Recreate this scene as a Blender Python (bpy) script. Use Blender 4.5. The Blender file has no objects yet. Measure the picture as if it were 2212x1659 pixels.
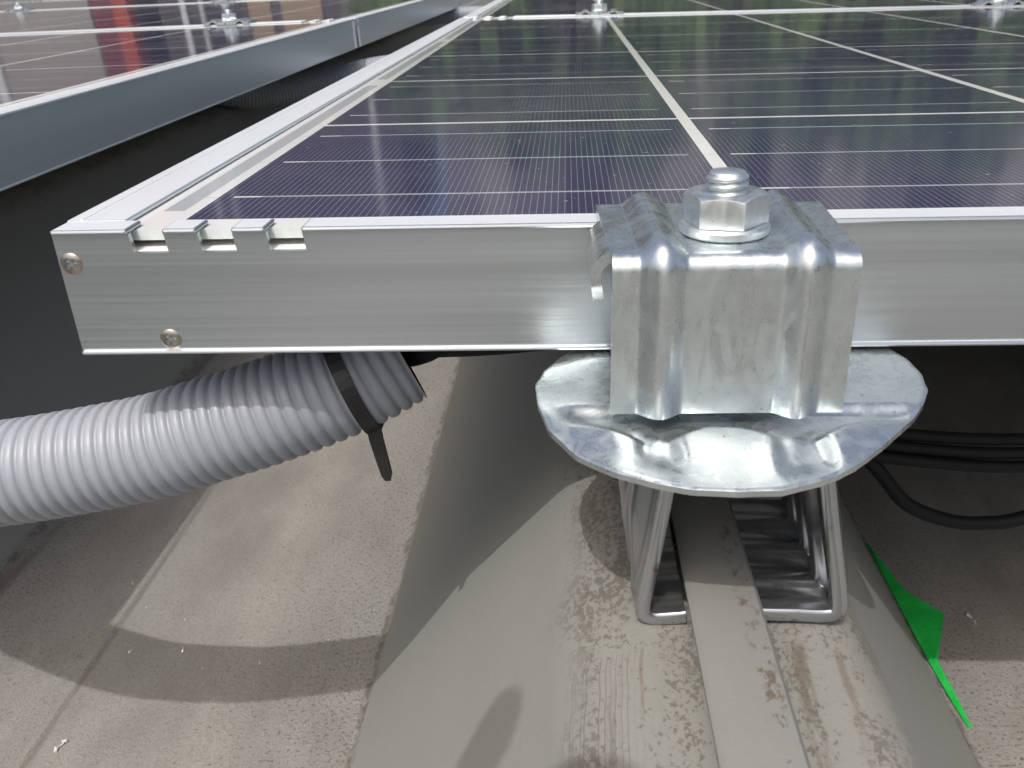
import bpy, bmesh, math, random
from mathutils import Vector, Matrix, noise as mnoise
random.seed(7)
S = bpy.context.scene
COL = S.collection

# ------------------------------------------------------------------ camera, sky, sun, exposure
cam = bpy.data.cameras.new('camera')
cam.sensor_width = 36.0
cam.lens = 36.0 * 1896.07 / 2212
cam.shift_x = -61.0 / 2212
cam.shift_y = 6.0 / 2212
cam.clip_start = 0.01
cam.clip_end = 400
cam.dof.use_dof = True
cam.dof.focus_distance = 0.29
cam.dof.aperture_fstop = 45.0
co = bpy.data.objects.new('camera', cam)
COL.objects.link(co)
_r = Vector((0.99936173, 0.0271076, -0.0232661))
_d = Vector((-0.00918131, -0.43450847, -0.90062095))
_f = Vector((-0.03452299, 0.90025972, -0.43398226))
M = Matrix((_r, -_d, -_f)).transposed().to_4x4()
M.translation = Vector((0.13548, -0.22068, 0.0597))
co.matrix_world = M
S.camera = co

SUN_DIR = Vector((0.195, 0.52, -1.0)).normalized()          # direction the light travels
SUN_EL = math.asin(-SUN_DIR.z)
SUN_AZ = math.atan2(-SUN_DIR.x, -SUN_DIR.y)
world = bpy.data.worlds.new('World')
S.world = world
world.use_nodes = True
wn = world.node_tree
wn.nodes.clear()
sky = wn.nodes.new('ShaderNodeTexSky')
sky.sky_type = 'NISHITA'
sky.sun_disc = False
sky.sun_elevation = SUN_EL
sky.sun_rotation = SUN_AZ
sky.dust_density = 8.0
sky.air_density = 1.0
sky.ozone_density = 0.6
bg = wn.nodes.new('ShaderNodeBackground')
bg.inputs['Strength'].default_value = 0.15
wo = wn.nodes.new('ShaderNodeOutputWorld')
wn.links.new(sky.outputs[0], bg.inputs[0])
wn.links.new(bg.outputs[0], wo.inputs[0])
sl = bpy.data.lights.new('sun', 'SUN')
sl.energy = 2.0
sl.angle = math.radians(0.55)
sl.color = (1.0, 0.985, 0.945)
so = bpy.data.objects.new('sun', sl)
so.rotation_euler = SUN_DIR.to_track_quat('-Z', 'Y').to_euler()
COL.objects.link(so)
S.view_settings.view_transform = 'Standard'
S.view_settings.look = 'None'
S.view_settings.exposure = 0.13
S.view_settings.gamma = 1.0
S.view_settings.use_curve_mapping = False

# ------------------------------------------------------------------ node helper
class G:
    def __init__(self, name):
        self.m = bpy.data.materials.new(name)
        self.m.use_nodes = True
        self.t = self.m.node_tree
        self.t.nodes.clear()
        self.out = self.t.nodes.new('ShaderNodeOutputMaterial')
        self.p = self.t.nodes.new('ShaderNodeBsdfPrincipled')
        self.t.links.new(self.p.outputs[0], self.out.inputs[0])
        self._co = None
    def put(self, sock, v):
        if isinstance(v, bpy.types.NodeSocket):
            self.t.links.new(v, sock)
        else:
            if sock.type == 'RGBA' and len(v) == 3:
                v = (*v, 1)
            sock.default_value = v
    def set(self, **k):
        for n, v in k.items():
            self.put(self.p.inputs[n.replace('_', ' ')], v)
        return self
    def coord(self, kind='Object'):
        if self._co is None:
            self._co = self.t.nodes.new('ShaderNodeTexCoord')
        return self._co.outputs[kind]
    def mapped(self, scale, loc=(0, 0, 0), v=None):
        n = self.t.nodes.new('ShaderNodeMapping')
        self.put(n.inputs[0], v or self.coord())
        n.inputs['Location'].default_value = loc
        n.inputs['Scale'].default_value = scale
        return n.outputs[0]
    def xyz(self, v=None):
        n = self.t.nodes.new('ShaderNodeSeparateXYZ')
        self.put(n.inputs[0], v or self.coord())
        return n.outputs
    def m2(self, op, a, b=0.0, c=0.0, clamp=False):
        n = self.t.nodes.new('ShaderNodeMath')
        n.operation = op
        n.use_clamp = clamp
        self.put(n.inputs[0], a)
        self.put(n.inputs[1], b)
        self.put(n.inputs[2], c)
        return n.outputs[0]
    def noise(self, vec, scale=1.0, detail=3.0, rough=0.5, dist=0.0):
        n = self.t.nodes.new('ShaderNodeTexNoise')
        self.put(n.inputs['Vector'], vec)
        n.inputs['Scale'].default_value = scale
        n.inputs['Detail'].default_value = detail
        n.inputs['Roughness'].default_value = rough
        n.inputs['Distortion'].default_value = dist
        return n.outputs[0]
    def ss(self, v, a, b, lo=0.0, hi=1.0):
        n = self.t.nodes.new('ShaderNodeMapRange')
        n.interpolation_type = 'SMOOTHSTEP'
        self.put(n.inputs[0], v)
        self.put(n.inputs[1], a)
        self.put(n.inputs[2], b)
        self.put(n.inputs[3], lo)
        self.put(n.inputs[4], hi)
        return n.outputs[0]
    def mix(self, f, a, b):
        n = self.t.nodes.new('ShaderNodeMix')
        n.data_type = 'RGBA'
        self.put(n.inputs[0], f)
        self.put(n.inputs[6], a)
        self.put(n.inputs[7], b)
        return n.outputs[2]
    def bump(self, h, strength=0.3, dist=0.001):
        n = self.t.nodes.new('ShaderNodeBump')
        n.inputs['Strength'].default_value = strength
        n.inputs['Distance'].default_value = dist
        self.put(n.inputs['Height'], h)
        self.t.links.new(n.outputs[0], self.p.inputs['Normal'])
    def stripe(self, v, off, pitch, width):      # 1 inside a stripe of `width` centred at off + k*pitch
        a = self.m2('SUBTRACT', v, off - pitch / 2)
        a = self.m2('FLOORED_MODULO', a, pitch)
        a = self.m2('SUBTRACT', a, pitch / 2)
        a = self.m2('ABSOLUTE', a)
        return self.m2('LESS_THAN', a, width / 2)
    def between(self, v, a, b):
        return self.m2('MULTIPLY', self.m2('GREATER_THAN', v, a), self.m2('LESS_THAN', v, b))

def brushed(name, axis, base=(0.80, 0.80, 0.80), rough=0.36, amt=1.0, metal=0.92):
    g = G(name)
    sc = {'x': (3, 900, 900), 'y': (900, 3, 900)}[axis]
    n = g.noise(g.mapped(sc), 1.0, 4, 0.6)
    n2 = g.noise(g.mapped(tuple(s * 0.12 if s > 10 else s for s in sc), (3, 5, 9)), 1.0, 2, 0.5)
    dark = tuple(c * (1 - 0.2 * amt) for c in base)
    t = g.m2('MULTIPLY_ADD', n2, 0.6, g.m2('MULTIPLY', n, 0.5))
    g.set(Base_Color=g.mix(g.ss(t, 0.35, 0.75), dark, base), Metallic=metal,
          Roughness=g.ss(n, 0.3, 0.7, rough - 0.05 * amt, rough + 0.08 * amt))
    g.bump(n, 0.12 * amt, 0.0004)
    return g.m

ALU_X = brushed('brushed_aluminium', 'x', (0.55, 0.60, 0.635), 0.32, 0.80)
ALU_Y = brushed('brushed_aluminium_side', 'y', (0.62, 0.69, 0.73), 0.30, 0.30, 0.60)
LIP_X = brushed('anodised_lip', 'x', (0.78, 0.825, 0.865), 0.30, 0.4, 0.35)
LIP_Y = brushed('anodised_lip_side', 'y', (0.78, 0.825, 0.865), 0.30, 0.4, 0.35)
g = G('sawn_aluminium'); g.set(Base_Color=(0.93, 0.94, 0.95), Metallic=0.0, Roughness=0.5); CUT = g.m

def galvanised(name, base=(0.595, 0.65, 0.668), r0=0.24, r1=0.40, bmp=0.06):
    g = G(name)
    n = g.noise(g.coord(), 90.0, 5, 0.62, 0.8)
    n2 = g.noise(g.coord(), 420.0, 4, 0.65, 0.4)
    n3 = g.noise(g.mapped((1, 1, 0.35), (4, 1, 2)), 160.0, 3, 0.5, 2.0)
    dark = tuple(c * 0.87 for c in base)
    t = g.m2('MULTIPLY_ADD', n2, 0.35, g.m2('MULTIPLY', n, 0.65))
    c = g.mix(g.ss(t, 0.34, 0.66), dark, base)
    sp = g.ss(g.noise(g.coord(), 700.0, 2, 0.5), 0.70, 0.76)
    c = g.mix(g.m2('MULTIPLY', sp, 0.55), c, (0.12, 0.12, 0.12))
    g.set(Base_Color=c, Metallic=0.93, Roughness=g.ss(n3, 0.35, 0.68, r0, r1))
    g.bump(g.m2('MULTIPLY_ADD', n, 1.0, g.m2('MULTIPLY', n2, 0.45)), bmp, 0.0008)
    return g.m
GALV = galvanised('galvanised_steel')
GALV_NUT = galvanised('galvanised_nut', (0.66, 0.71, 0.725), 0.32, 0.46, 0.05)
g = G('bracket_steel')
n = g.noise(g.mapped((1, 1, 0.5)), 120, 3, 0.5); n2 = g.noise(g.coord(), 260, 3, 0.6)
c = g.mix(n, (0.40, 0.415, 0.435), (0.47, 0.485, 0.505))
rust = g.m2('MULTIPLY', g.ss(g.noise(g.coord(), 170, 2, 0.5), 0.66, 0.72), g.ss(g.xyz()[1], -0.0225, -0.0236))
c = g.mix(g.m2('MULTIPLY', rust, 0.7), c, (0.22, 0.10, 0.04))
g.set(Base_Color=c, Metallic=0.92, Roughness=g.ss(n2, 0.3, 0.7, 0.17, 0.26))
GALV_BR = g.m
g = G('nickel_screw'); n = g.noise(g.coord(), 900, 3)
g.set(Base_Color=g.mix(n, (0.30, 0.27, 0.23), (0.55, 0.51, 0.45)), Metallic=1.0, Roughness=0.28); SCREW = g.m
g = G('grey_plastic')
n = g.noise(g.coord(), 60, 3); sp = g.ss(g.noise(g.coord(), 300, 2), 0.76, 0.80)
c = g.mix(n, (0.262, 0.288, 0.330), (0.290, 0.316, 0.358))
gr = g.ss(g.noise(g.coord(), 35, 4, 0.6), 0.50, 0.72)
c = g.mix(g.m2('MULTIPLY', gr, 0.22), c, (0.25, 0.235, 0.21))
g.set(Base_Color=g.mix(g.m2('MULTIPLY', sp, 0.4), c, (0.20, 0.16, 0.13)), Roughness=g.ss(gr, 0, 1, 0.42, 0.55)); g.bump(g.noise(g.coord(), 800, 2), 0.05, 0.0005)
PVC = g.m
g = G('black_nylon'); g.set(Base_Color=(0.012, 0.012, 0.013), Roughness=0.42); BLACK = g.m
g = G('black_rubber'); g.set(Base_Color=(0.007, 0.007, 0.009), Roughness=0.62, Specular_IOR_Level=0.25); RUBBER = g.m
g = G('white_backsheet'); g.set(Base_Color=(0.72, 0.73, 0.71), Roughness=0.5); WHITE = g.m
g = G('glass_edge'); n = g.noise(g.mapped((1500, 50, 300)), 1.0, 2)
g.set(Base_Color=g.mix(n, (0.52, 0.60, 0.58), (0.74, 0.79, 0.78)), Roughness=0.2); GEDGE = g.m
g = G('green_tape'); n = g.noise(g.coord(), 180, 3)
g.set(Base_Color=g.mix(n, (0.008, 0.33, 0.045), (0.015, 0.47, 0.075)), Roughness=0.45); g.bump(g.m2('ADD', g.noise(g.mapped((1, 2.5, 1)), 90, 4, 0.6, 1.5), g.noise(g.coord(), 700, 2)), 0.30, 0.002); TAPE = g.m
g = G('metal_swarf'); g.set(Base_Color=(0.8, 0.8, 0.8), Metallic=0.8, Roughness=0.3); SWARF = g.m
g = G('pale_scrap'); g.set(Base_Color=(0.62, 0.62, 0.58), Roughness=0.6); SCRAP = g.m

# ------------------------------------------------------------------ solar cell glass (local origin = front left corner of the panel)
PW, PD, PH = 1.630, 0.9906, 0.035
PITCH = 0.1574
X0, Y0 = 0.0300, 0.0142
g = G('cell_glass')
X, Y, Z = g.xyz()
incell_x = g.m2('LESS_THAN', g.m2('FLOORED_MODULO', g.m2('SUBTRACT', X, X0), PITCH), PITCH - 0.0050)
incell_y = g.m2('LESS_THAN', g.m2('FLOORED_MODULO', g.m2('SUBTRACT', Y, Y0), PITCH), PITCH - 0.0031)
inarea = g.m2('MULTIPLY', g.between(X, X0, X0 + 10 * PITCH - 0.0062), g.between(Y, Y0, Y0 + 6 * PITCH - 0.0026))
cell = g.m2('MULTIPLY', g.m2('MULTIPLY', incell_x, incell_y), inarea)
cn = g.noise(g.mapped((1, 1, 0)), 22.0, 4, 0.6)
cidx = g.m2('FLOOR', g.m2('DIVIDE', g.m2('SUBTRACT', X, X0), PITCH))
cidy = g.m2('FLOOR', g.m2('DIVIDE', g.m2('SUBTRACT', Y, Y0), PITCH))
wn_ = g.t.nodes.new('ShaderNodeTexWhiteNoise'); wn_.noise_dimensions = '2D'
cmb = g.t.nodes.new('ShaderNodeCombineXYZ'); g.put(cmb.inputs[0], cidx); g.put(cmb.inputs[1], cidy)
g.put(wn_.inputs[0], cmb.outputs[0])
vari = g.m2('MULTIPLY_ADD', wn_.outputs[0], 0.5, g.m2('MULTIPLY', cn, 0.6))
cellc = g.mix(vari, (0.015, 0.017, 0.050), (0.023, 0.025, 0.074))
fing = g.stripe(X, X0 + 0.001, 0.00195, 0.00016)
cellc = g.mix(g.m2('MULTIPLY', fing, 0.44), cellc, (0.36, 0.43, 0.45))
# busbars: three per cell, along X
bus = None
for q in (1 / 6, 1 / 2, 5 / 6):
    s_ = g.stripe(Y, Y0 + q * (PITCH - 0.0026), PITCH, 0.0016)
    bus = s_ if bus is None else g.m2('MAXIMUM', bus, s_)
bus = g.m2('MULTIPLY', bus, g.between(X, X0 - 0.009, X0 + 10 * PITCH + 0.003))
xin = g.m2('FLOORED_MODULO', g.m2('SUBTRACT', X, X0), PITCH)
buson = g.m2('MULTIPLY', bus, g.between(xin, 0.0045, 0.147))
tabs = g.m2('MULTIPLY', bus, g.between(xin, 0.0045, 0.0130))
white = g.mix(g.noise(g.coord(), 30, 2), (0.55, 0.575, 0.58), (0.62, 0.645, 0.65))
c = g.mix(cell, white, cellc)
ribbon_x = g.m2('MAXIMUM', g.between(X, 0.0196, 0.0258), g.between(X, PW - 0.0258, PW - 0.0196))
ribbon_y = g.m2('MULTIPLY', g.between(Y, 0.024, 0.968), g.m2('LESS_THAN', g.m2('FLOORED_MODULO', g.m2('SUBTRACT', Y, 0.024), 0.3148), 0.286))
rib = g.m2('MULTIPLY', ribbon_x, ribbon_y)
c = g.mix(rib, c, (0.34, 0.37, 0.40))
c = g.mix(g.m2('MULTIPLY', g.m2('MULTIPLY', bus, g.m2('SUBTRACT', 1.0, cell)), 0.45), c, (0.40, 0.42, 0.42))
c = g.mix(g.m2('MULTIPLY', buson, g.m2('MULTIPLY', cell, 0.75)), c, (0.33, 0.38, 0.40))
c = g.mix(g.m2('MULTIPLY', tabs, g.m2('MULTIPLY', cell, 0.8)), c, (0.58, 0.60, 0.59))
film = g.ss(g.noise(g.mapped((1, 0.6, 1), (3, 3, 3)), 9.0, 5, 0.65, 0.8), 0.42, 0.75)
c = g.mix(g.m2('MULTIPLY_ADD', film, 0.07, 0.018), c, (0.42, 0.42, 0.40))  # patchy dust film, plus an even pale haze put into the colour
dust = g.ss(g.noise(g.coord(), 420, 2, 0.5), 0.735, 0.76)
c = g.mix(g.m2('MULTIPLY', dust, 0.5), c, (0.5, 0.5, 0.48))
g.set(Base_Color=c, Roughness=g.m2('MULTIPLY_ADD', film, 0.045, g.ss(cn, 0.3, 0.7, 0.080, 0.110)), IOR=1.50, Specular_IOR_Level=0.5)
g.bump(g.noise(g.coord(), 1400, 2, 0.5), 0.012, 0.0006)
CELL = g.m

# ------------------------------------------------------------------ roof sheet
CREST, PIT = 0.1725, 0.5
ZC, ZV = -0.092, -0.250
g = G('roof_sheet')
X, Y, Z = g.xyz()
u = g.m2('SUBTRACT', g.m2('FLOORED_MODULO', g.m2('SUBTRACT', X, CREST - PIT / 2), PIT), PIT / 2)   # from the crest line
au = g.m2('ABSOLUTE', u)
valley = g.ss(Z, ZV + 0.006, ZV + 0.002)
crest = g.ss(Z, ZC - 0.012, ZC - 0.003)
big = g.noise(g.mapped((1, 0.45, 1)), 9.0, 4, 0.6)
mid = g.noise(g.mapped((1, 0.5, 1), (2, 3, 1)), 45.0, 4, 0.6)
fine = g.noise(g.coord(), 900.0, 3, 0.6)
grain = g.noise(g.coord(), 420.0, 3, 0.65)
slope_c = g.mix(big, (0.208, 0.216, 0.200), (0.243, 0.252, 0.235))
val_c = g.mix(g.ss(g.m2('MULTIPLY_ADD', mid, 0.5, g.m2('MULTIPLY', big, 0.5)), 0.35, 0.65), (0.196, 0.192, 0.182), (0.262, 0.260, 0.247))
c = g.mix(valley, slope_c, val_c)
c = g.mix(g.m2('MULTIPLY', crest, 0.20), c, (0.17, 0.155, 0.135))
# pale rain track and the pressed lines along the valley
wob = g.m2('MULTIPLY_ADD', g.noise(g.mapped((0, 6, 0)), 1.0, 2), 0.03, -0.015)
xt = g.m2('ADD', X, wob)
track = g.m2('MULTIPLY', g.m2('MULTIPLY', g.ss(xt, -0.048, -0.036), g.ss(xt, -0.012, -0.026)), valley)
c = g.mix(g.m2('MULTIPLY', track, 0.30), c, (0.345, 0.33, 0.295))
vf = g.m2('ABSOLUTE', g.m2('ADD', X, 0.104))
c = g.mix(g.m2('MULTIPLY', g.m2('MULTIPLY', g.ss(vf, 0.0026, 0.0008), valley), g.ss(mid, 0.3, 0.6, 0.10, 0.45)), c, (0.13, 0.12, 0.10))
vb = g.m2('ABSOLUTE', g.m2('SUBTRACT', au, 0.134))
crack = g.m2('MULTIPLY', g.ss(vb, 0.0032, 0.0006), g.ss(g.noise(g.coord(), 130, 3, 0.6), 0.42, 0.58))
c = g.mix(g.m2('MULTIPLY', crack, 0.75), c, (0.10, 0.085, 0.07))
left_line = g.m2('MULTIPLY', g.ss(g.m2('ABSOLUTE', g.m2('ADD', X, 0.188)), 0.009, 0.002), g.ss(mid, 0.35, 0.6, 0.0, 0.75))
c = g.mix(left_line, c, (0.10, 0.09, 0.08))
# dark specks: dense along the foot of the slope, sparser away
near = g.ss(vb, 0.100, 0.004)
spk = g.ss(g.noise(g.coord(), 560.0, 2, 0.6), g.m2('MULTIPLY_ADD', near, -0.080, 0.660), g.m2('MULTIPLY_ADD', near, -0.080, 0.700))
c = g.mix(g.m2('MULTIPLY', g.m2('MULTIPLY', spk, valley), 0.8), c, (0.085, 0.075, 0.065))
# brown stains on the crest beside the seam
edge = g.ss(g.m2('ADD', au, g.m2('MULTIPLY', g.m2('SUBTRACT', mid, 0.5), 0.02)), 0.044, 0.031)
st = g.noise(g.mapped((1, 0.75, 1), (7, 1, 0)), 620.0, 6, 0.72, 0.3)
stc = g.noise(g.mapped((1, 0.5, 1), (1, 8, 0)), 38.0, 3, 0.5)
stl = g.noise(g.mapped((1, 0.4, 1), (3, 2, 0)), 55.0, 3, 0.55)
stm = g.ss(g.m2('MULTIPLY_ADD', stl, 0.55, g.m2('MULTIPLY_ADD', stc, 0.30, st)), 0.938, 1.005)
c = g.mix(g.m2('MULTIPLY', g.m2('MULTIPLY', stm, edge), 0.72), c, (0.078, 0.064, 0.054))
wash = g.ss(g.m2('MULTIPLY_ADD', stc, 0.5, g.m2('MULTIPLY', st, 0.5)), 0.45, 0.62)
c = g.mix(g.m2('MULTIPLY', g.m2('MULTIPLY', wash, edge), 0.30), c, (0.180, 0.160, 0.138))
# pencil scribble and rubbed streaks in front of the bracket
wv = g.m2('MULTIPLY_ADD', g.noise(g.mapped((0, 28, 0)), 1.0, 2, 0.5), 0.006, -0.003)
lean = g.m2('MULTIPLY', g.m2('ADD', Y, 0.056), -0.06)
uw = g.m2('ADD', g.m2('ADD', u, wv), lean)
ln = g.noise(g.mapped((1100, 0, 0), v=None), 1.0, 0, 0.4)
cmb = g.t.nodes.new('ShaderNodeCombineXYZ'); g.put(cmb.inputs[0], uw)
ln = g.noise(g.mapped((1500, 0, 0), (5, 0, 0), v=cmb.outputs[0]), 1.0, 1, 0.4)
zone = g.m2('MULTIPLY', g.m2('MULTIPLY', g.ss(uw, -0.0385, -0.0375), g.ss(uw, -0.0215, -0.0225)), g.m2('MULTIPLY', g.ss(Y, -0.0545, -0.0560), g.ss(Y, -0.125, -0.085)))
c = g.mix(g.m2('MULTIPLY', g.m2('MULTIPLY', g.ss(ln, 0.54, 0.62), zone), 0.7), c, (0.115, 0.10, 0.11))
def streak(u0, w, y0, col, k, sc=300):
    global c
    cm = g.ss(g.m2('ABSOLUTE', g.m2('SUBTRACT', uw, u0)), w, w * 0.25)
    nn = g.noise(g.mapped((sc, 40, 0), (u0 * 900, 0, 0)), 1.0, 3, 0.65)
    f = g.m2('MULTIPLY', g.m2('MULTIPLY', cm, g.ss(nn, 0.36, 0.58)), g.ss(Y, y0, y0 - 0.006))
    c = g.mix(g.m2('MULTIPLY', f, k), c, col)
streak(0.0172, 0.0026, -0.050, (0.105, 0.085, 0.062), 0.75)
streak(0.0270, 0.0016, -0.052, (0.12, 0.09, 0.065), 0.55)
streak(-0.0205, 0.0007, -0.052, (0.13, 0.09, 0.065), 0.8)
streak(-0.0275, 0.0014, -0.056, (0.12, 0.10, 0.10), 0.6, 600)
c = g.mix(g.m2('MULTIPLY', g.ss(grain, 0.40, 0.66, 0.0, 0.36), g.m2('MULTIPLY_ADD', valley, 0.75, 0.25)), c, (0.17, 0.15, 0.125))
g.set(Base_Color=c, Roughness=0.55, Specular_IOR_Level=0.35)
g.bump(g.m2('MULTIPLY', g.m2('ADD', grain, fine), g.m2('MULTIPLY_ADD', valley, 0.8, 0.2)), 0.55, 0.0010)
ROOF = g.m
g = G('seam_cap')
X, Y, Z = g.xyz()
big = g.noise(g.mapped((1, 0.4, 1)), 30, 4, 0.6)
c = g.mix(big, (0.166, 0.168, 0.158), (0.222, 0.224, 0.212))
st = g.noise(g.mapped((1, 0.7, 1)), 520, 6, 0.72, 0.3)
stc = g.noise(g.mapped((1, 0.5, 1)), 45, 2)
us = g.m2('SUBTRACT', g.m2('FLOORED_MODULO', g.m2('SUBTRACT', X, CREST - PIT / 2), PIT), PIT / 2)
right = g.m2('MULTIPLY', g.ss(us, 0.0015, 0.004), g.ss(us, 0.0085, 0.006))
stm = g.m2('MULTIPLY', g.ss(g.m2('MULTIPLY_ADD', stc, 0.5, st), 0.765, 0.83), right)
c = g.mix(g.m2('MULTIPLY', stm, 0.85), c, (0.10, 0.075, 0.055))
g.set(Base_Color=c, Roughness=0.5); g.bump(g.noise(g.coord(), 700, 3), 0.2, 0.0006); SEAM = g.m

# ------------------------------------------------------------------ object helpers
def obj(name, bm, mats, parent=None, smooth=False, angle=None):
    me = bpy.data.meshes.new(name)
    bm.normal_update()
    bm.to_mesh(me)
    bm.free()
    for m in (mats if isinstance(mats, (list, tuple)) else [mats]):
        me.materials.append(m)
    if smooth:
        for p in me.polygons:
            p.use_smooth = True
        if angle:
            try:
                me.set_sharp_from_angle(angle=math.radians(angle))
            except Exception:
                pass
    o = bpy.data.objects.new(name, me)
    COL.objects.link(o)
    o.parent = parent
    return o

def thing(name, label, cat, loc=(0, 0, 0), group=None):
    o = bpy.data.objects.new(name, None)
    o.empty_display_size = 0.02
    o.location = loc
    COL.objects.link(o)
    return tag(o, label, cat, group)

def tag(o, label, cat, group=None, kind=None):
    o['label'] = label
    o['category'] = cat
    if group:
        o['group'] = group
    if kind:
        o['kind'] = kind
    return o

def copy_tree(o, parent=None):
    c = o.copy()
    COL.objects.link(c)
    c.parent = parent
    for ch in list(o.children):
        copy_tree(ch, c)
    return c

def box(bm, x0, x1, y0, y1, z0, z1, bev=0.0, seg=2, mi=0):
    r = bmesh.ops.create_cube(bm, size=1.0)
    vs = r['verts']
    for v in vs:
        v.co = Vector(((x0 + x1) / 2 + v.co.x * (x1 - x0), (y0 + y1) / 2 + v.co.y * (y1 - y0), (z0 + z1) / 2 + v.co.z * (z1 - z0)))
    fs = set(f for v in vs for f in v.link_faces)
    for f in fs:
        f.material_index = mi
    if bev:
        es = list(set(e for v in vs for e in v.link_edges))
        bmesh.ops.bevel(bm, geom=es, offset=bev, segments=seg, affect='EDGES', profile=0.5)

def grid_shell(bm, nu, nv, fo, fi):
    """closed shell between an outer and an inner grid surface"""
    A = [[bm.verts.new(fo(i, j)) for j in range(nv)] for i in range(nu)]
    B = [[bm.verts.new(fi(i, j)) for j in range(nv)] for i in range(nu)]
    for i in range(nu - 1):
        for j in range(nv - 1):
            bm.faces.new((A[i][j], A[i + 1][j], A[i + 1][j + 1], A[i][j + 1]))
            bm.faces.new((B[i][j], B[i][j + 1], B[i + 1][j + 1], B[i + 1][j]))
    ring = [(i, 0) for i in range(nu)] + [(nu - 1, j) for j in range(1, nv)] + [(i, nv - 1) for i in range(nu - 2, -1, -1)] + [(0, j) for j in range(nv - 2, 0, -1)]
    for k in range(len(ring)):
        a, b = ring[k], ring[(k + 1) % len(ring)]
        bm.faces.new((A[b[0]][b[1]], A[a[0]][a[1]], B[a[0]][a[1]], B[b[0]][b[1]]))
    bmesh.ops.recalc_face_normals(bm, faces=bm.faces[:])

def catmull(pts, n=24):
    P = [Vector(p) for p in pts]
    P = [P[0] * 2 - P[1]] + P + [P[-1] * 2 - P[-2]]
    out = []
    for i in range(1, len(P) - 2):
        a, b, c, d = P[i - 1:i + 3]
        for k in range(n):
            t = k / n
            out.append(0.5 * ((2 * b) + (c - a) * t + (2 * a - 5 * b + 4 * c - d) * t * t + (3 * b - a - 3 * c + d) * t ** 3))
    out.append(P[-2])
    return out

def resample(pts, step):
    out = [pts[0].copy()]
    acc = 0.0
    for a, b in zip(pts, pts[1:]):
        L = (b - a).length
        while acc + L >= step:
            t = (step - acc) / L
            a = a + (b - a) * t
            out.append(a.copy())
            L = (b - a).length
            acc = 0.0
        acc += L
    return out

def tube(bm, pts, rad, sides=16, caps=True):
    """rad: number or function of index"""
    n = len(pts)
    T = [(pts[min(i + 1, n - 1)] - pts[max(i - 1, 0)]).normalized() for i in range(n)]
    U = Vector((0, 0, 1))
    U = (U - T[0] * U.dot(T[0])).normalized()
    rings = []
    for i in range(n):
        U = (U - T[i] * U.dot(T[i])).normalized()
        V = T[i].cross(U)
        r = rad(i) if callable(rad) else rad
        rings.append([bm.verts.new(pts[i] + (U * math.cos(a) + V * math.sin(a)) * r) for a in (2 * math.pi * k / sides for k in range(sides))])
    for i in range(n - 1):
        for k in range(sides):
            bm.faces.new((rings[i][k], rings[i][(k + 1) % sides], rings[i + 1][(k + 1) % sides], rings[i + 1][k]))
    if caps:
        bm.faces.new(rings[0][::-1])
        bm.faces.new(rings[-1])
    bmesh.ops.recalc_face_normals(bm, faces=bm.faces[:])
    return rings

def lathe(bm, prof, sides=32, center=(0, 0, 0), nsides_fn=None):
    c = Vector(center)
    rings = []
    for r, z in prof:
        rings.append([bm.verts.new(c + Vector((r * math.cos(2 * math.pi * k / sides), r * math.sin(2 * math.pi * k / sides), z))) for k in range(sides)])
    for i in range(len(rings) - 1):
        for k in range(sides):
            bm.faces.new((rings[i][k], rings[i][(k + 1) % sides], rings[i + 1][(k + 1) % sides], rings[i + 1][k]))
    bm.faces.new(rings[0][::-1])
    bm.faces.new(rings[-1])
    bmesh.ops.recalc_face_normals(bm, faces=bm.faces[:])

# ------------------------------------------------------------------ the roof
def roof_profile():
    """(x, z) over one pitch, x measured from a crest line"""
    P = []
    def fillet(a, b, c, r, n=5):
        a, b, c = Vector(a), Vector(b), Vector(c)
        u, v = (a - b).normalized(), (c - b).normalized()
        p0, p1 = b + u * r, b + v * r
        for i in range(n + 1):
            t = i / n
            P.append(tuple((p0 * (1 - t) ** 2 + b * 2 * t * (1 - t) + p1 * t * t)))
    fillet((-0.25, ZV), (-0.134, ZV), (-0.034, ZC), 0.0025, 3)
    fillet((-0.134, ZV), (-0.034, ZC), (0.0, ZC), 0.016, 8)
    fillet((0.0, ZC), (0.034, ZC), (0.134, ZV), 0.012, 8)
    fillet((0.034, ZC), (0.134, ZV), (0.25, ZV), 0.0025, 3)
    # pressed line in the valley
    for dx, dz in ((0.205, 0.0), (0.2095, 0.0012), (0.214, 0.0012), (0.2185, 0.0), (0.2210, 0.0), (0.2235, -0.0012), (0.226, 0.0), (0.285, 0.0), (0.2925, 0.0012), (0.30, 0.0)):
        P.append((dx, ZV + dz))
    return P
prof = roof_profile()
bm = bmesh.new()
xs = []
for k in range(-12, 13):
    for x, z in prof:
        xs.append((CREST + k * PIT + x, z))
ys = [-1.6, 14.0]
rows = [[bm.verts.new((x, y, z)) for x, z in xs] for y in ys]
for i in range(len(xs) - 1):
    bm.faces.new((rows[0][i], rows[0][i + 1], rows[1][i + 1], rows[1][i]))
roof = obj('roof', bm, ROOF, smooth=True, angle=25)
roof['kind'] = 'structure'
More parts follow.
